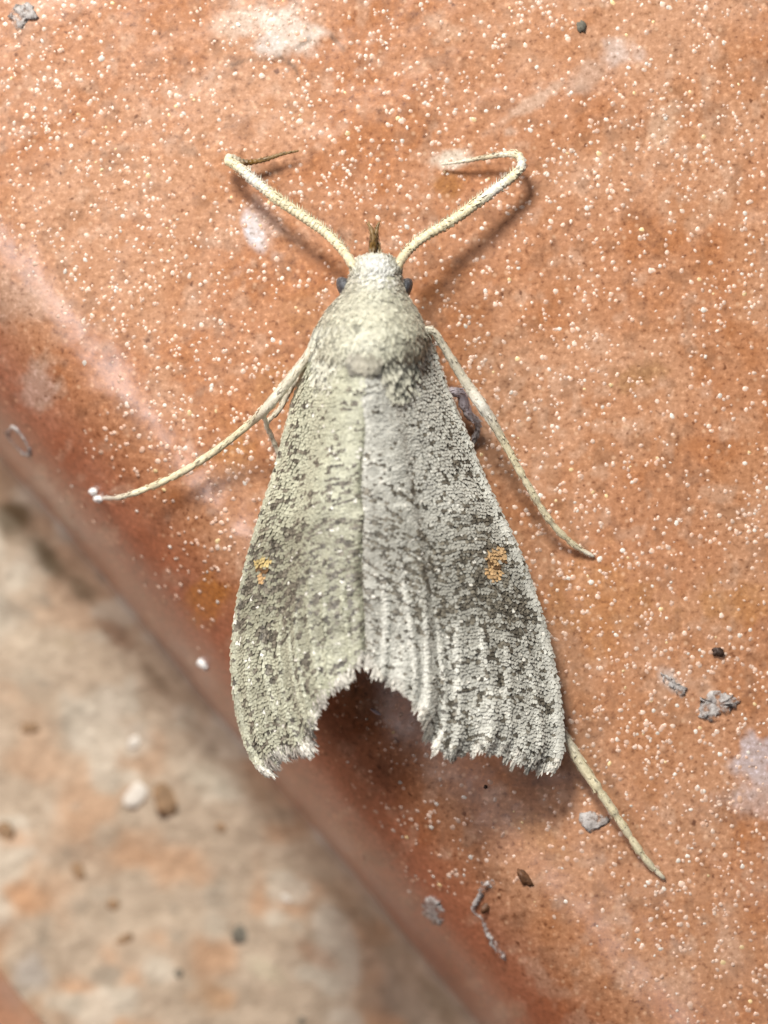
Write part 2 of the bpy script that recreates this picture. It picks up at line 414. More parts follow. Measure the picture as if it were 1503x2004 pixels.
# ------------------------------------------------------------------ the moth
moth = bpy.data.objects.new('moth', None); S.collection.objects.link(moth)
mb = at(730, 900, 0.0); moth.location = (0, 0, 0)
tag(moth, 'pale grey speckled moth with spread wings resting head up on the terracotta tile', 'moth')

def poly_sample(pts, n, smooth=True):
    """resample a polyline (k,dim) by arc length, Catmull-Rom smoothed"""
    p = np.asarray(pts, float)
    if smooth:
        q = np.vstack([2 * p[0] - p[1], p, 2 * p[-1] - p[-2]]); out = []
        for i in range(1, len(q) - 2):
            t = np.linspace(0, 1, 16, endpoint=False)[:, None]
            a, b, c, d = q[i - 1], q[i], q[i + 1], q[i + 2]
            out.append(0.5 * ((2 * b) + (-a + c) * t + (2 * a - 5 * b + 4 * c - d) * t ** 2 + (-a + 3 * b - 3 * c + d) * t ** 3))
        p = np.vstack(out + [q[-2][None]])
    L = np.concatenate([[0], np.cumsum(np.linalg.norm(np.diff(p[:, :2], axis=0), axis=1) + 1e-9)]); L /= L[-1]
    t = np.linspace(0, 1, n)
    return np.stack([np.interp(t, L, p[:, k]) for k in range(p.shape[1])], 1)

NS, NT = 220, 130
WING = {
 'left': dict(inner=[(714, 690), (715, 780), (718, 850), (711, 900), (708, 960), (716, 1000), (712, 1060), (709, 1130), (714, 1200), (714, 1262)],
   costa=[(640, 640), (606, 690), (580, 760), (558, 840), (538, 915), (508, 1010), (484, 1090), (466, 1170), (456, 1240), (453, 1300), (460, 1380), (478, 1450), (498, 1495), (514, 1512)],
   trail=[(714, 1262), (690, 1298), (660, 1326), (634, 1352), (614, 1385), (606, 1420), (600, 1447), (586, 1466), (562, 1462), (540, 1474), (526, 1495), (514, 1512)], side=-1),
 'right': dict(inner=[(706, 690), (705, 900), (704, 1100), (710, 1262)],
   costa=[(805, 625), (840, 655), (862, 720), (888, 790), (918, 858), (950, 938), (988, 1018), (1022, 1090), (1050, 1170), (1074, 1250), (1092, 1340), (1102, 1420), (1102, 1470), (1088, 1502)],
   trail=[(712, 1262), (730, 1292), (760, 1318), (790, 1342), (818, 1372), (838, 1402), (850, 1440), (872, 1462), (900, 1466), (930, 1456), (970, 1462), (1010, 1478), (1050, 1494), (1088, 1502)], side=1)}

def wing_patch(w):
    inner = poly_sample(w['inner'], NS); costa = poly_sample(w['costa'], NS)
    base = poly_sample([w['inner'][0], w['costa'][0]], NT); trail = poly_sample(w['trail'], NT)
    s = np.linspace(0, 1, NS)[:, None, None]; t = np.linspace(0, 1, NT)[None, :, None]
    P = (1 - t) * inner[:, None] + t * costa[:, None] + (1 - s) * base[None] + s * trail[None] \
        - ((1 - s) * (1 - t) * inner[0] + (1 - s) * t * costa[0] + s * (1 - t) * inner[-1] + s * t * costa[-1])
    sg = s[..., 0] + 0 * t[..., 0]; tg = t[..., 0] + 0 * s[..., 0]
    zc = np.interp(sg, [0, 0.12, 0.3, 0.7, 1], [0.29, 0.292, 0.272, 0.250, 0.245])
    ze = np.interp(sg, [0, 0.12, 0.3, 0.7, 1], [0.14, 0.12, 0.09, 0.072, 0.075])
    z = ze + (zc - ze) * np.cos(tg * math.pi / 2) ** 0.85
    z = z - 0.009 * np.exp(-(tg / 0.035) ** 2) * sstep(0.1, 0.25, sg)                    # seam between the wings
    vein = np.zeros_like(z)
    for tv in (0.14, 0.27, 0.385, 0.49, 0.59, 0.69, 0.79, 0.89):
        vein = np.maximum(vein, np.exp(-((tg - tv - 0.02 * np.sin(sg * 6 + tv * 30)) / 0.016) ** 2))
    vein = vein * sstep(0.52, 0.85, sg)
    z = z + 0.0045 * vein + 0.008 * (fbm(P[..., 0], P[..., 1], 70, 12 if w['side'] < 0 else 77, 3) - 0.5)
    z = z + 0.012 * np.exp(-((tg - 1) / 0.035) ** 2)                                      # rolled leading edge
    z = z + 0.03 * sstep(0.85, 1.0, sg) * (0.5 - 0.5 * np.cos(tg * 40)) * 0.25
    if w['side'] < 0: z = z + 0.003
    k = (D - z) / D / 1000.0
    return np.stack([(P[..., 0] - 751.5) * k, (1002 - P[..., 1]) * k, z], -1), P, vein

def blob(px, py, x, y, rx, ry, p=1.0):
    return np.exp(-(((px - x) / rx) ** 2 + ((py - y) / ry) ** 2) ** p)

def wing_tone(px, py, side, vein, tg, sg):
    """ground tone (rgb), left wing painted shaded and right wing lit, and chance of a dark scale"""
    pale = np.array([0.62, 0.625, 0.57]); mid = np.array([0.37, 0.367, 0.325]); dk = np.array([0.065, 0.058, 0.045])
    band = sstep(920, 1070, py) * (1 - 0.75 * sstep(1170, 1300, py))
    n1 = fbm(px, py, 80, 5 + side, 3); n2 = fbm(px, py, 26, 15 + side, 3)
    m = np.clip(0.18 - 0.3 * (1 - sstep(760, 900, py)) + 0.85 * band + 1.2 * (n1 - 0.5), 0, 1)
    if side < 0: pale = np.array([0.52, 0.53, 0.41]); mid = np.array([0.31, 0.308, 0.23])  # left wing's shaded look painted in as darker olive tones
    p = (0.13 if side < 0 else 0.10) + 0.34 * band + 0.9 * (n2 - 0.5) * (0.35 + 0.65 * band) + 0.12 * sstep(860, 920, py) * (1 - sstep(930, 990, py)) * (tg < .9)
    if side < 0:
        for q in ((508, 1165, 42, 34), (484, 1195, 28, 20), (548, 1140, 28, 55), (532, 1228, 16, 14)):
            p = p + 0.95 * blob(px, py, *q, p=1) * (0.45 if q[1] == 1040 else 1)
        for q in ((520, 1340, 9, 12), (482, 1375, 16, 9), (560, 1430, 20, 20), (610, 1390, 16, 26), (492, 1440, 10, 22), (505, 1490, 7, 18), (530, 1425, 10, 12), (600, 1300, 30, 30)):
            p = p + 0.5 * blob(px, py, *q, p=2)
    else:
        for q in ((990, 1150, 46, 30), (1005, 1185, 34, 20), (930, 1130, 50, 40), (940, 1215, 26, 16), (945, 935, 30, 16), (900, 895, 24, 12)):
            p = p + (0.68 if q[0] > 900 and q[1] > 1100 else 0.3) * blob(px, py, *q, p=1)
        for q in ((930, 1430, 18, 9), (972, 1434, 16, 9), (1072, 1478, 22, 7), (1066, 1370, 18, 18), (975, 1318, 9, 20), (880, 1400, 30, 18), (1010, 1360, 20, 10), (870, 1330, 20, 40), (890, 1455, 30, 16)):
            p = p + 0.55 * blob(px, py, *q, p=2)
    for q in (((512, 1165, 52, 48), (545, 1120, 50, 60)) if side < 0 else ((985, 1160, 62, 46), (930, 1140, 60, 60))):
        m = np.clip(m + 0.75 * blob(px, py, *q), 0, 1.25)
    p = p * (1 - 0.75 * vein) * (1 - 0.85 * np.exp(-((tg - 1) / 0.045) ** 2))
    m = m * (1 - 0.8 * vein) * (1 - 0.7 * np.exp(-((tg - 1) / 0.05) ** 2))
    # a dark run down the seam
    p = p + 0.30 * np.exp(-(tg / 0.03) ** 2) * sstep(800, 900, py) * sstep(.4, .6, vnoise(py, py * 0, 26, 4))
    return pale, mid, dk, m, np.clip(p, 0, 0.80)

HEX = np.array([[0.0, 0.0], [0.34, 0.42], [0.50, 0.80], [0.26, 1.0], [0.0, 0.93], [-0.26, 1.0], [-0.50, 0.80], [-0.34, 0.42]])
HEXL = np.array([0.0, 0.35, 0.8, 1.0, 1.0, 1.0, 0.8, 0.35])
def scales(name, pos, dirv, nrm, L, Wd, lift, col, parent, tipcol=None):
    """overlapping powder scales, one small leaf-shaped face each"""
    n = len(pos); dirv = dirv / np.linalg.norm(dirv, axis=1)[:, None]
    side = np.cross(dirv, nrm); side /= np.linalg.norm(side, axis=1)[:, None]
    roll = rng.normal(0, 0.03, n)
    V = np.empty((n, 8, 3)); C = np.empty((n, 8, 3))
    for k in range(8):
        a, b = HEX[k]; jit = rng.uniform(0.88, 1.12, n)
        V[:, k] = pos + side * (a * Wd * jit)[:, None] + dirv * (b * L * jit)[:, None] + nrm * (0.0012 + HEXL[k] * lift + a * Wd * roll)[:, None]
        C[:, k] = col * (0.82 + 0.22 * b) if tipcol is None else col * (1 - b) + tipcol * b
    F = np.arange(n * 8).reshape(n, 8)
    o = new_obj(name, V.reshape(-1, 3), F, M_scale, parent, C.reshape(-1, 3), smooth=False)
    tag(o, kind='stuff'); return o

def build_wing(key):
    w = WING[key]; side = w['side']
    P3, P2, vein = wing_patch(w)
    sg, tg = np.meshgrid(np.linspace(0, 1, NS), np.linspace(0, 1, NT), indexing='ij')
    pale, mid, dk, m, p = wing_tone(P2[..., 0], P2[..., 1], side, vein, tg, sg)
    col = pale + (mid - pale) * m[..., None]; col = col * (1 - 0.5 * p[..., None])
    top = P3 if side > 0 else P3
    wob_ = grid_obj('forewing', P3 if side > 0 else P3[:, ::-1].copy(), M_scale, moth, col if side > 0 else col[:, ::-1].copy())
    sol = wob_.modifiers.new('thickness', 'SOLIDIFY'); sol.thickness = 0.003; sol.offset = -1
    # derivative fields
    ds = np.gradient(P3, axis=0); dt = np.gradient(P3, axis=1)
    nr = np.cross(dt, ds) if side > 0 else np.cross(ds, dt)
    nr /= np.linalg.norm(nr, axis=2)[..., None]
    nr = np.where(nr[..., 2:] < 0, -nr, nr)
    def samp(A, s, t):
        a = s * (NS - 1); b = t * (NT - 1); i = np.clip(a.astype(int), 0, NS - 2); j = np.clip(b.astype(int), 0, NT - 2)
        fa = (a - i); fb = (b - j)
        if A.ndim == 3: fa = fa[:, None]; fb = fb[:, None]
        return (A[i, j] * (1 - fa) + A[i + 1, j] * fa) * (1 - fb) + (A[i, j + 1] * (1 - fa) + A[i + 1, j + 1] * fa) * fb
    s_l = []; t_l = []; r_l = []
    rows = 124
    for r in range(rows):
        s0 = (r + 0.5) / rows * 1.0
        i = min(int(s0 * (NS - 1)), NS - 1)
        wid = np.linalg.norm(np.diff(P3[i], axis=0), axis=1).sum()
        k = max(6, int(wid / 0.0056))
        t = (np.arange(k) + 0.5 + (r % 2) * 0.5 + rng.uniform(-0.35, 0.35, k)) / k
        s_l.append(np.clip(s0 + rng.uniform(-0.22, 0.22, k) / rows, 0, 1)); t_l.append(np.clip(t, 0.0, 1)); r_l.append(np.full(k, r))
    s = np.concatenate(s_l); t = np.concatenate(t_l); row = np.concatenate(r_l)
    pos = samp(P3, s, t); dv = samp(ds, s, t); nn = samp(nr, s, t)
    px = samp(P2, s, t); vn = samp(vein, s, t)
    dv = dv + rng.normal(0, 0.16, (len(s), 1)) * samp(dt, s, t) * 0.7 * np.linalg.norm(dv, axis=1)[:, None] / np.linalg.norm(samp(dt, s, t), axis=1)[:, None]
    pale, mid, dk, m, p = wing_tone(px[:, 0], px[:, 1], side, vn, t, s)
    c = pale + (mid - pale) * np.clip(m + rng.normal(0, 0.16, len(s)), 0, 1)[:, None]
    c = c * (rng.uniform(0.90, 1.08, len(s)) * (0.86 + 0.28 * vnoise(px[:, 0], row * 7.1, 14, 33 + side)))[:, None]
    # dark scales come in short transverse runs
    run = 0.85 * vnoise(px[:, 0], row * 13.7, 12, 101 + side) + 0.15 * vnoise(px[:, 0], px[:, 1], 17, 5 + side)
    dark = (0.20 * rng.random(len(s)) + 0.80 * sstep(0.15, 0.85, run)) < (0.05 + 0.72 * p)
    dcol = dk + rng.random((len(s), 1)) ** 1.2 * np.array([0.18, 0.165, 0.13])
    c = np.where(dark[:, None], dcol, c)
    wh = rng.random(len(s)) < 0.015; c[wh] = np.array([0.78, 0.77, 0.70])
    spots = [(517, 1098, 15, 9), (514, 1127, 9, 9)] if side < 0 else [(963, 1084, 21, 14), (962, 1117, 19, 17)]
    for q, (x, y, rx, ry) in enumerate(spots):
        ii = ((px[:, 0] - x) / rx) ** 2 + ((px[:, 1] - y + 6) / ry) ** 2 + 0.8 * (vnoise(px[:, 0], px[:, 1], 11, 60 + q) - 0.5) < 1.0
        c[ii] = 0.10 * c[ii] + 0.90 * (np.array([0.66, 0.43, 0.21]) if (side > 0 or q) else np.array([0.58, 0.45, 0.19])) * rng.uniform(0.75, 1.2, (ii.sum(), 1))
    for (x, y, rx, ry) in ([(517, 1113, 16, 5)] if side < 0 else [(970, 1101, 22, 3.5)]):
        ii = ((px[:, 0] - x) / rx) ** 2 + ((px[:, 1] - y + 6 + 4 * np.sin(px[:, 0] * .2)) / ry) ** 2 < 1; c[ii] = np.array([0.14, 0.075, 0.03])
    n = len(s)
    scales('wing_scales', pos, dv, nn, rng.uniform(0.0130, 0.0160, n), rng.uniform(0.0068, 0.0092, n), rng.uniform(0.0030, 0.0038, n) * (1 - 0.6 * sstep(.93, .99, t)), c, wob_)
    # fringe along the trailing edge, denser and longer scales hanging past it
    n = 4200
    t = np.sort(rng.random(n)); s = rng.uniform(0.972, 1.0, n)
    pos = samp(P3, s, t); dv = samp(ds, s, t); nn = samp(nr, s, t); px = samp(P2, s, t)
    tv = samp(dt, np.ones(n), t); out = np.cross(tv, nn); out /= np.linalg.norm(out, axis=1)[:, None]
    dn = dv / np.linalg.norm(dv, axis=1)[:, None]
    out = np.where((out * dn).sum(1)[:, None] < 0, -out, out)
    dd = 0.55 * dn + 0.45 * out + rng.normal(0, 0.07, (n, 3)); 
    g = rng.uniform(0.55, 1.15, (n, 1)); c0 = np.array([0.62, 0.60, 0.54]) * g
    tuft = vnoise(t * 100, t * 0, 1.3, 5 + side)
    dkk = (vnoise(t * 100, t * 0, 4.0, 8) < 0.33) & (rng.random(n) < 0.7); c0[dkk] = c0[dkk] * 0.35
    L = (0.012 + 0.024 * tuft ** 1.5 * rng.uniform(0.4, 1.1, n)); 
    scales('wing_fringe', pos, dd, nn, L, rng.uniform(0.0024, 0.0042, n), rng.uniform(0.0, 0.0018, n), c0, wob_, tipcol=np.clip(c0 * 1.25, 0, 0.85))
    return wob_
LW = build_wing('left'); RW = build_wing('right')
tag(LW, 'forewing painted in olive grey shade with dark patch and yellow spot'); tag(RW, 'pale grey forewing with orange spot')

# ---- hindwings: folded under the forewings, coloured dark to paint the notch's shade, only their hem shows in the notch
for key, lab in (('left', None), ('right', None)):
    w = WING[key]; P3, P2, _v = wing_patch(w)
    sub = P3[100:, : 92].copy()
    ext = sub[-1] + (sub[-1] - sub[-4]) / np.linalg.norm(sub[-1] - sub[-4], axis=1)[:, None] * (0.004 + 0.010 * vnoise(np.arange(92.), np.zeros(92), 6, 4))[:, None]
    sub = np.concatenate([sub, ext[None]], 0)
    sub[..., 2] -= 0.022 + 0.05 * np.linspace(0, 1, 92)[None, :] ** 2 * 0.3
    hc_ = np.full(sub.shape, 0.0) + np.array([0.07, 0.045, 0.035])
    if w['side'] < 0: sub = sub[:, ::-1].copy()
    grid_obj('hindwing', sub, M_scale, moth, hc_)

# ---- body: one continuous hull, head to abdomen
ST = [  # y, x centre, half width, z centre, half height
 (508, 735, 16, .16, .030), (516, 735, 32, .16, .050), (532, 735, 44, .16, .068), (552, 734, 52, .16, .082), (574, 732, 61, .16, .094), (596, 729, 77, .155, .108),
 (624, 727, 96, .145, .136), (655, 725, 110, .14, .154), (690, 721, 112, .14, .157), (720, 717, 98, .135, .153), (742, 714, 82, .13, .144), (775, 712, 66, .12, .125), (800, 712, 62, .12, .11),
 (850, 711, 70, .12, .090), (960, 711, 62, .12, .075), (1070, 711, 52, .11, .06), (1160, 711, 38, .105, .05), (1215, 711, 20, .10, .03), (1232, 711, 6, .10, .01)]
ST = poly_sample([(0, i, *r) for i, r in enumerate(ST)], 120)[:, 2:]
NA = 56; body_P = np.empty((len(ST), NA + 1, 3))
ang = np.linspace(0, 2 * math.pi, NA + 1)
def body_pt(st, a):
    y, x, hw, zc, hh = st
    z = zc + hh * np.sin(a) * np.where(np.sin(a) > 0, 1.0, 0.9)
    k = (D - z) / D / 1000
    return np.stack([(x + hw * np.cos(a) - 751.5) * k, (1002 - y) * k + 0 * a, z], -1)
for i, st in enumerate(ST): body_P[i] = body_pt(st, ang)
bc = np.array([0.50, 0.47, 0.38]) + 0 * body_P
body = grid_obj('body', body_P[:, ::-1].copy(), M_scale, moth, bc)
def body_scales(n, y0, y1, L0, W0, cfun, lift, spread=0.25, fwd=False, amax=1.0):
    yy = rng.uniform(y0, y1, n); late = (yy > 700) & (rng.random(n) < (yy - 700) / 75.0); yy = np.where(late, rng.uniform(y0, 700, n), yy) if y1 > 720 else yy
    a = math.pi / 2 + rng.uniform(-1, 1, n) * math.pi / 2 * 1.05 * amax
    stv = np.stack([np.interp(yy, ST[:, 0], ST[:, k]) for k in range(5)], 1)
    def pt(yv, av):
        q = np.stack([np.interp(yv, ST[:, 0], ST[:, k]) for k in range(5)], 1)
        z = q[:, 3] + q[:, 4] * np.sin(av); k = (D - z) / D / 1000
        return np.stack([(q[:, 1] + q[:, 2] * np.cos(av) - 751.5) * k, (1002 - yv) * k, z], -1)
    p = pt(yy, a); py = pt(yy + 3, a) - p; pa = pt(yy, a + 0.03) - p
    nn = np.cross(py, pa); nn /= np.linalg.norm(nn, axis=1)[:, None]
    cen = np.stack([p[:, 0] * 0 + (stv[:, 1] - 751.5) / 1000, p[:, 1], stv[:, 3]], -1)
    nn = np.where(((p - cen) * nn).sum(1)[:, None] < 0, -nn, nn)
    dv = py / np.linalg.norm(py, axis=1)[:, None]
    if fwd: dv = -dv
    dv = dv + rng.normal(0, spread, n)[:, None] * pa / np.linalg.norm(pa, axis=1)[:, None]
    px, pyy = to_px(p[:, 0], p[:, 1], p[:, 2])
    c = cfun(px, pyy, n)
    return p, dv, nn, L0 * rng.uniform(0.7, 1.25, n), W0 * rng.uniform(0.75, 1.25, n), lift * rng.uniform(0.4, 1.4, n), c
def tc(px, py, n):
    c = np.array([0.60, 0.60, 0.485]) * rng.uniform(0.82, 1.12, (n, 1))
    worm = abs(fbm(px, py, 17, 63, 2) - 0.5) < 0.028; c[worm] *= 0.55
    c = c * (0.9 + 0.25 * fbm(px, py, 12, 71, 2))[:, None]
    d = rng.random(n) < 0.05; c[d] *= 0.45
    ring = ((px - 714) / 36) ** 2 + ((py - 716) / 30) ** 2
    r = (ring < 1) & (py > 690); c[r] = c[r] * np.array([.62, .56, .50])
    r = (ring < 1.05) & (ring > .6) & (py > 712); c[r] *= 0.35
    for xs, ys, rx, ry in ((620, 663, 14, 8), (640, 742, 8, 16), (632, 735, 5, 14), (680, 730, 5, 16), (765, 725, 5, 26), (750, 700, 4, 40), (705, 632, 16, 4), (690, 674, 24, 4)):
        k = ((px - xs) / rx) ** 2 + ((py - ys) / ry) ** 2 < 1; c[k & (rng.random(n) < .7)] *= 0.42
    return c
a = [body_scales(12500, 535, 768, 0.014, 0.0075, tc, 0.0016, 0.35)]
a.append(body_scales(1100, 560, 775, 0.024, 0.005, tc, 0.003, 0.5))
cat = lambda k: np.concatenate([q[k] for q in a])
scales('thorax_scales', cat(0), cat(1), cat(2), cat(3), cat(4), cat(5), cat(6), body)
hc = lambda px, py, n: (np.array([0.58, 0.575, 0.47]) + (np.array([0.74, 0.755, 0.74]) - np.array([0.58, 0.575, 0.47])) * blob(px, py, 738, 532, 32, 20)[:, None]) * rng.uniform(0.75, 1.12, (n, 1))
a = [body_scales(900, 509, 545, 0.018, 0.005, hc, 0.007, 0.5, True), body_scales(900, 525, 600, 0.018, 0.006, hc, 0.003, 0.5)]
scales('head_tuft', cat(0), cat(1), cat(2), cat(3), cat(4), cat(5), cat(6), body)
# shoulder tegulae: loose long scales running from the thorax on to the wing bases
def tegula(cx, cy, s_):
    n = 520
    x = cx + np.clip(rng.normal(0, 20, n), -34, 34); y = cy + rng.uniform(-70, 60, n)
    zc = 0.288 - 0.0000090 * ((x - 718) ** 2) - 0.00012 * np.maximum(0, y - 700)
    z = zc + 0.004
    k = (D - z) / D / 1000
    p = np.stack([(x - 751.5) * k, (1002 - y) * k, z], -1)
    dv = np.stack([s_ * 0.22 + rng.normal(0, 0.14, n), -np.ones(n), -0.10 + 0 * x], -1)
    nn = np.stack([s_ * 0.35 + 0 * x, -0.2 + 0 * x, 1 + 0 * x], -1); nn /= np.linalg.norm(nn, axis=1)[:, None]
    c = np.array([0.60, 0.595, 0.49]) * rng.uniform(0.80, 1.12, (n, 1)); d = rng.random(n) < 0.10; c[d] *= 0.35
    scales('tegula', p, dv, nn, rng.uniform(.018, .030, n), rng.uniform(.004, .007, n), rng.uniform(0, .002, n), c, body)
tegula(650, 705, -1); tegula(778, 705, 1)

# small rounded plate of darker scales at the rear of the thorax
n = 260
_q = np.sqrt(rng.random(n)); _t = rng.uniform(0, 6.283, n)
_x = 713 + 30 * _q * np.cos(_t); _y = 704 + 24 * _q * np.sin(_t); _zz = .2965 + .006 * (1 - _q ** 2)
_p = np.array([at(x, y, z) for x, y, z in zip(_x, _y, _zz)])
_d = np.stack([0.5 * _q * np.cos(_t) + rng.normal(0, .12, n), -1 + 0 * _q, -0.12 - 0.2 * _q], -1)
_n = np.stack([0.35 * _q * np.cos(_t), -0.35 * _q * np.sin(_t), np.ones(n)], -1); _n /= np.linalg.norm(_n, axis=1)[:, None]
_c = np.array([0.47, 0.45, 0.37]) * rng.uniform(.75, 1.15, (n, 1)); _k = (_q > .72) & (np.sin(_t) > -.1); _c[_k] *= .5
scales('dorsal_tuft', _p, _d, _n, rng.uniform(.012, .018, n), rng.uniform(.005, .008, n), rng.uniform(.001, .002, n), _c, body)
# ---- tubes: legs, antennae, palps
def tube(name, pts, radii, cols, parent, mat=None, sides=10, n=60, rough=0.10, scl=0, sl=0.012, sw=0.004, cilia=None, seed=3):
    q = poly_sample(np.column_stack([pts, radii, cols]), n)
    c, r, co = q[:, :3], q[:, 3] * (0.86 if name == 'leg' else 1.0), q[:, 4:7]
    if name == 'antenna':                              # beaded flagellum
        r = r * (1 + 0.13 * np.sin(np.arange(n) * 1.5708))
    if name == 'leg':                                  # tarsal segments: the shank narrows at each joint
        f = np.linspace(0, 1, n)
        for jf in (0.64, 0.74, 0.82, 0.89, 0.95):
            r = r * (1 - 0.32 * np.exp(-((f - jf) / 0.008) ** 2)) * (1 + 0.10 * np.exp(-((f - jf + 0.022) / 0.012) ** 2))
    T = np.gradient(c, axis=0); T /= np.linalg.norm(T, axis=1)[:, None]
    up = np.array([0, 0, 1.0]); A = np.cross(T, up); A /= np.linalg.norm(A, axis=1)[:, None] + 1e-9; B = np.cross(A, T)
    an = np.linspace(0, 2 * math.pi, sides, endpoint=False)
    V = []; C = []; F = []
    for i in range(n):
        w = r[i] * (1 + rough * (2 * vnoise(an * 2 + i * 0.9, an * 0 + i, 1.1, seed) - 1))
        if i in (0, n - 1): w = w * 0.45
        V += list(c[i] + A[i] * (w * np.cos(an))[:, None] + B[i] * (w * np.sin(an))[:, None])
        sh = 0.85 + 0.3 * vnoise(np.array([i * 1.0]), np.array([0.0]), 2.2, seed)[0]
        C += [co[i] * sh] * sides
    for i in range(n - 1):
        for j in range(sides):
            j2 = (j + 1) % sides
            F.append((i * sides + j, i * sides + j2, (i + 1) * sides + j2, (i + 1) * sides + j))
    F.append(tuple(range(sides - 1, -1, -1))); F.append(tuple((n - 1) * sides + j for j in range(sides)))
    o = new_obj(name, V, F, M_scale, parent, C)
    if scl:
        f = rng.uniform(0.02, 0.98, scl); ii = f * (n - 1); i0 = np.clip(ii.astype(int), 0, n - 2); fr = (ii - i0)[:, None]
        g = lambda Q: Q[i0] * (1 - fr) + Q[i0 + 1] * fr
        a_ = rng.uniform(-0.3, math.pi + 0.3, scl)
        nn = g(A) * np.cos(a_)[:, None] + g(B) * np.sin(a_)[:, None]; nn /= np.linalg.norm(nn, axis=1)[:, None]
        p = g(c) + nn * (g(r[:, None]) * 0.95)
        cc = g(co) * rng.uniform(0.85, 1.12, (scl, 1)); dd = rng.random(scl) < 0.03; cc[dd] *= 0.4
        k = np.clip(g(r[:, None])[:, 0] / 0.009, 0.45, 1.3)
        scales('leg_scales' if name == 'leg' else 'fine_scales', p, g(T) + rng.normal(0, 0.06, (scl, 3)), nn, sl * rng.uniform(.7, 1.3, scl) * k, sw * rng.uniform(.8, 1.3, scl) * k, 0.0009 * rng.uniform(.2, 1.3, scl), cc, o)
    if cilia:
        sgn, f0, f1, num, ln = cilia
        Vc = []; Fc = []; Cc = []
        for k, f in enumerate(np.linspace(f0, f1, num)):
            i = int(f * (n - 1)); p = c[i]; side_ = A[i] * sgn
            dv = side_ * 1.0 + T[i] * 0.65 + B[i] * rng.uniform(-0.1, 0.5); dv /= np.linalg.norm(dv)
            l = ln * rng.uniform(0.7, 1.2) + r[i]; w = 0.0030; b0 = len(Vc)
            e1 = np.cross(dv, B[i]); e1 /= np.linalg.norm(e1); e2 = np.cross(dv, e1)
            for h in range(3):
                a2 = h * 2.094; Vc.append(p + (e1 * math.cos(a2) + e2 * math.sin(a2)) * w)
            Vc.append(p + dv * l)
            Fc += [(b0, b0 + 1, b0 + 3), (b0 + 1, b0 + 2, b0 + 3), (b0 + 2, b0, b0 + 3)]; Cc += [co[i] * rng.uniform(0.6, 1.15)] * 4
        tag(new_obj('cilia', Vc, Fc, M_scale, o, Cc), kind='stuff')
    return o

CR = (0.72, 0.66, 0.46); CR2 = (0.66, 0.62, 0.50); BR = (0.22, 0.135, 0.05); WH = (0.78, 0.76, 0.68)
def path(spec): return np.array([at(x, y, z) for x, y, z in spec])
def ground(spec):                                    # last point set on the tile
    q = [at(x, y, z) for x, y, z in spec[:-1]]; x, y, z = spec[-1]; q.append(on_tile(x, y, z)); return np.array(q)
la = path([(700, 545, 0.163), (692, 522, 0.183), (668, 487, 0.116), (636, 455, 0.091), (590, 422, 0.085), (540, 388, 0.078), (495, 352, 0.069), (464, 325, 0.060), (447, 315, 0.053), (452, 309, 0.046), (480, 318, 0.038), (515, 313, 0.032), (550, 302, 0.030), (585, 295, 0.027)])
tube('antenna', la, [.008, .0085, .0085, .009, .0095, .0098, .0098, .0095, .009, .008, .0062, .0048, .0035, .0018], [CR2, CR, CR, CR, CR, CR, WH, CR, CR, CR2, BR, BR, BR, BR], moth, n=230, scl=170, sl=.010, sw=.005, cilia=(1, .10, .62, 74, .011))  # shade on the curled tip is painted in as brown
ra = path([(768, 545, 0.163), (778, 520, 0.183), (800, 490, 0.116), (832, 463, 0.114), (880, 435, 0.086), (925, 404, 0.082), (968, 372, 0.074), (1002, 347, 0.066), (1020, 326, 0.059), (1015, 305, 0.052), (990, 302, 0.044), (950, 308, 0.035), (905, 316, 0.027), (862, 322, 0.016)])
tube('antenna', ra, [.008, .0085, .0085, .009, .0095, .0098, .0098, .0095, .009, .008, .0062, .0048, .0036, .0018], [CR2, CR, CR, CR, CR, CR, WH, CR, WH, CR, CR2, (.5, .42, .28), CR2, CR2], moth, n=230, scl=170, sl=.010, sw=.005, cilia=(-1, .10, .62, 74, .011), seed=9)
# palps
tube('palp', path([(728, 515, 0.131), (729, 490, 0.135), (731, 468, 0.139), (726, 448, 0.139), (720, 436, 0.135)]), [.009, .0075, .006, .004, .0022], [CR2, BR, BR, BR, (.3, .2, .08)], moth, n=26, scl=60, sl=.012)
tube('palp', path([(738, 515, 0.131), (739, 492, 0.123), (735, 470, 0.123), (737, 450, 0.123), (742, 434, 0.119)]), [.009, .0075, .006, .004, .0022], [CR2, (.3, .2, .08), BR, BR, BR], moth, n=26, scl=60, sl=.012)
# eyes
for (x, y, tn) in ((683, 571, -38), (783, 573, 38)):
    o = lump('eye', at(x, y, .150), .017, .034, .028, tn, M_eye, moth, 3, 0.03, ICO)
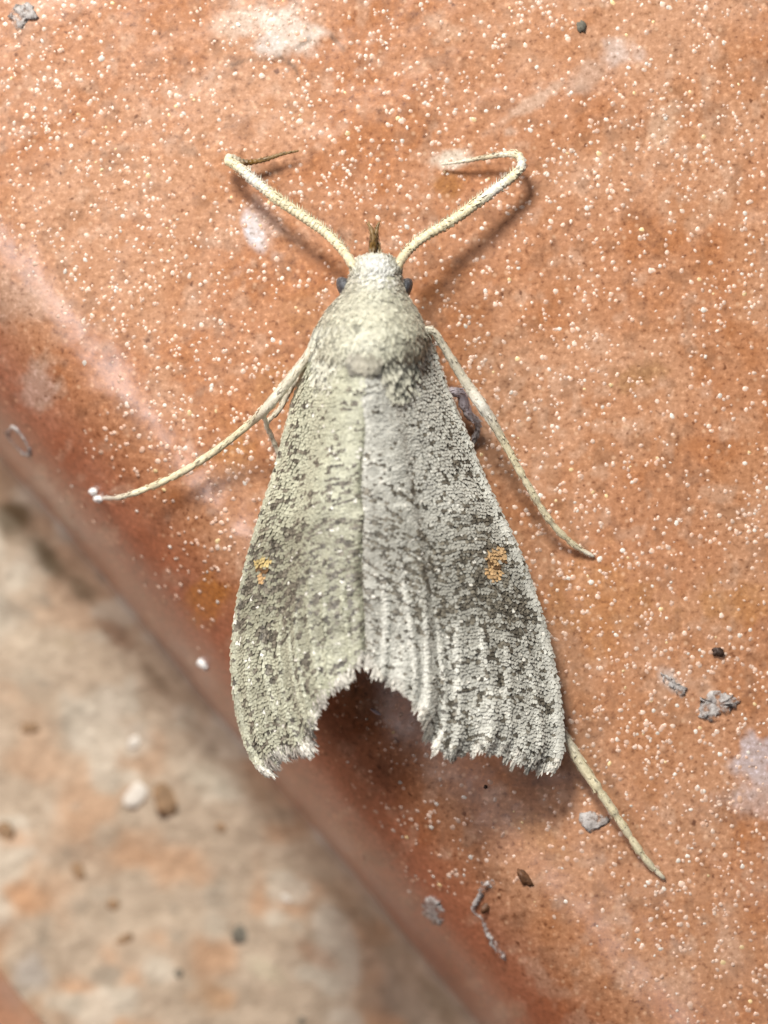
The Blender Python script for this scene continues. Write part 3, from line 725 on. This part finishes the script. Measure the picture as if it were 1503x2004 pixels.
# legs
LEGS = []
def leg(*a, **k):
    LEGS.append(tube('leg', *a, **k))
leg(ground([(650, 660, 0.164), (622, 668, 0.164), (598, 702, 0.156), (560, 752, 0.152), (520, 800, 0.143), (490, 828, 0.105), (430, 876, 0.075), (360, 922, 0.042), (290, 955, 0.012), (235, 973, -.01), (200, 975, 0.004)]),
     [.010, .0105, .0105, .012, .0115, .0085, .0085, .0082, .0074, .0062, .004], [CR2, CR2, CR2, CR2, CR2, CR, CR, CR, CR, CR2, WH], moth, n=110, scl=160)
spur0 = ((512, 806, .14), (524, 850, .10))
tube('spur', path([spur0[0], (521, 828, .12), spur0[1]]), [.005, .004, .0015], [CR2, CR2, WH], LEGS[-1], n=14, sides=6)
leg(ground([(800, 660, 0.156), (842, 646, 0.164), (868, 678, 0.156), (905, 738, 0.139), (940, 790, 0.127), (962, 822, 0.115), (990, 872, 0.098), (1030, 944, 0.074), (1075, 1018, 0.045), (1120, 1064, 0.016), (1163, 1090, 0.004)]),
     [.010, .0095, .0088, .0108, .0128, .011, .0082, .0082, .0078, .007, .004], [CR2, CR2, CR2, CR2, WH, CR2, CR, CR, CR, CR, WH], moth, n=110, scl=160, seed=5)
leg(ground([(960, 1220, .075), (1040, 1350, .05), (1103, 1440, .045), (1140, 1500, .045), (1180, 1558, .040), (1220, 1618, .028), (1262, 1680, .014), (1302, 1722, .004)]),
     [.011, .011, .0115, .0125, .0105, .009, .008, .0045], [CR2, CR2, CR2, CR, CR, CR, CR, CR2], moth, n=90, scl=150, seed=6)
tube('spur', path([(1150, 1516, .045), (1166, 1532, .05), (1172, 1548, .045)]), [.004, .0035, .0012], [CR2, CR2, WH], LEGS[-1], n=12, sides=6)
# middle legs folded under the wings: only short bends show
leg(ground([(760, 740, 0.123), (850, 765, 0.090), (898, 768, 0.074), (908, 790, 0.061), (918, 812, 0.049), (935, 828, 0.033), (930, 858, 0.016), (915, 885, 0.004)]),
     [.010, .010, .011, .0115, .010, .008, .006, .004], [CR2, (.60, .55, .58), (.66, .60, .66), (.66, .60, .66), (.6, .55, .58), (.6, .55, .55), (.3, .27, .27), CR2], moth, n=60, scl=160, seed=8)
leg(ground([(670, 760, 0.123), (600, 742, 0.098), (572, 752, 0.082), (548, 800, 0.070), (522, 828, 0.053), (530, 850, 0.033), (540, 876, 0.016), (552, 905, 0.004)]),
     [.010, .010, .009, .006, .006, .0055, .0055, .004], [CR2, CR2, CR2, CR2, CR2, CR2, CR2, CR2], moth, n=60, scl=120, seed=4)

# ------------------------------------------------------------------ crumbs, flakes and specks on the tile
def flake(name, outline, thick, mat, seed=1, curl=0.004):
    """a thin ragged flake lying on the tile; outline in photograph pixels"""
    o2 = poly_sample(list(outline) + [outline[0]], 40)[:-1]
    cx, cy = o2.mean(0); V = []; F = []; m = len(o2)
    rr = np.random.default_rng(seed)
    o2 = o2 + rr.normal(0, 0.05 * np.ptp(o2, axis=0).min(), o2.shape)
    for lift in (-0.003, thick):
        for ring in (1.0, 0.55):
            for (x, y) in o2:
                px = cx + (x - cx) * ring; py = cy + (y - cy) * ring
                V.append(on_tile(px, py, lift + (curl * (vnoise(np.array([px]), np.array([py]), 11, seed)[0]) if lift > 0 else 0)))
        V.append(on_tile(cx, cy, lift))
    h = 2 * m + 1
    for j in range(m):
        k = (j + 1) % m
        F += [(h + j, h + k, h + m + k, h + m + j), (h + m + j, h + m + k, h + 2 * m), (j, h + j, h + k, k)][:2]
        F += [(k, h + k, h + j, j), (j, m + j, m + k, k), (m + j, 2 * m, m + k)]
    return new_obj(name, V, F, mat)

def crumb(name, px, py, rx, ry, rz, turn, mat, label, cat_, seed, rag=0.5, group=None):
    p = on_tile(px, py, rz / 1000 * 0.35)
    o = lump(name, p, rx / 1000, ry / 1000, rz / 1000, turn, mat, None, seed, rag, ICO)
    return tag(o, label, cat_, group)
crumb('lint_crumb', 45, 30, 26, 19, 6, -20, M_film, 'ragged grey white lint crumb in the far tile corner above the antennae', 'crumb', 4, 0.9)
crumb('grit_crystal', 183, 962, 8, 8, 8, 30, M_white, 'tiny white crystal at the tip of the outstretched left foreleg', 'crumb', 5, 0.5)
crumb('grit_crystal', 193, 977, 9, 7, 7, 10, M_white, 'tiny white crystal touching the claw of the left foreleg', 'crumb', 8, 0.5)
crumb('plaster_crumb', 400, 1300, 14, 11, 8, 40, M_white, 'white plaster crumb on the tile rim beside the left wing', 'crumb', 6, 0.6)
crumb('dark_grit', 1404, 1276, 11, 9, 9, 20, M_dark, 'small dark brown grit grain on tile above the grey flakes', 'grit', 7, 0.6)
crumb('black_grit', 950, 1540, 4, 4, 4, 0, M_dark, 'tiny black grain just below the right wing fringe', 'grit', 9, 0.3)
crumb('grey_grit', 1137, 52, 9, 11, 6, 0, M_sand_d, 'small dark grey grit grain on pale smear at far tile side', 'grit', 10, 0.6)
crumb('glassy_crumb', 1163, 1608, 24, 20, 5, 0, M_film, 'translucent pale crumb beside the trailing hind leg', 'crumb', 12, 0.7)
crumb('dark_husk', 1024, 1716, 22, 9, 7, 48, M_brown, 'dark brown husk lying on the rounded rim by the white thread', 'husk', 13, 0.6)
crumb('dark_husk', 950, 1775, 13, 8, 6, -60, M_brown, 'short brown husk tucked against the white thread scrap', 'husk', 14, 0.6)
crumb('scale_chip', 735, 1393, 11, 3.5, 3, 32, M_lilac, 'tiny pale sliver lying in the shadow between the wing tips', 'sliver', 15, 0.3)
tag(flake('grey_flake', [(1365, 1378), (1380, 1360), (1405, 1352), (1432, 1362), (1450, 1372), (1432, 1388), (1408, 1396), (1396, 1412), (1385, 1404), (1368, 1402)], 0.003, M_film, 3), 'largest ragged grey paint flake on the open tile', 'flake')
tag(flake('grey_flake', [(1295, 1318), (1310, 1324), (1328, 1338), (1345, 1346), (1338, 1358), (1326, 1362), (1312, 1344), (1298, 1334)], 0.003, M_film, 5), 'narrow grey paint flake beside the larger ragged one', 'flake')
tag(flake('pale_flake', [(825, 1770), (838, 1755), (858, 1762), (868, 1782), (862, 1808), (846, 1806), (830, 1792)], 0.003, M_film, 7), 'small rounded pale grey flake on the tile rim', 'flake')
ring = [(18, 838), (30, 836), (42, 850), (54, 868), (60, 884), (52, 890), (40, 880), (27, 866), (16, 850), (18, 838)]
ch = tube('mortar_chip', np.array([on_tile(x, y, 0.002) for x, y in ring]), [.005, .006, .004, .005, .006, .006, .004, .004, .006, .005], [(.74, .72, .68)] * 10, None, n=60, rough=0.6, sides=8, seed=31)
ch.data.materials[0] = M_film
tag(ch, 'slim pale ringed mortar chip on the rim near the foreleg claw', 'chip')
# thread scrap
tp = np.array([on_tile(x, y, 0.004) for x, y in [(968, 1728), (950, 1732), (940, 1752), (930, 1772), (928, 1784), (944, 1798), (950, 1816), (962, 1840), (980, 1862), (990, 1880)]])
th_ = tube('thread_scrap', tp, [.006, .008, .005, .006, .004, .003, .004, .006, .008, .002], [(.62, .52, .49)] * 10, None, n=60, rough=0.6, sides=8, seed=21)
th_.data.materials[0] = M_film
tag(th_, 'crooked whitish thread scrap stuck to the rounded rim', 'thread')
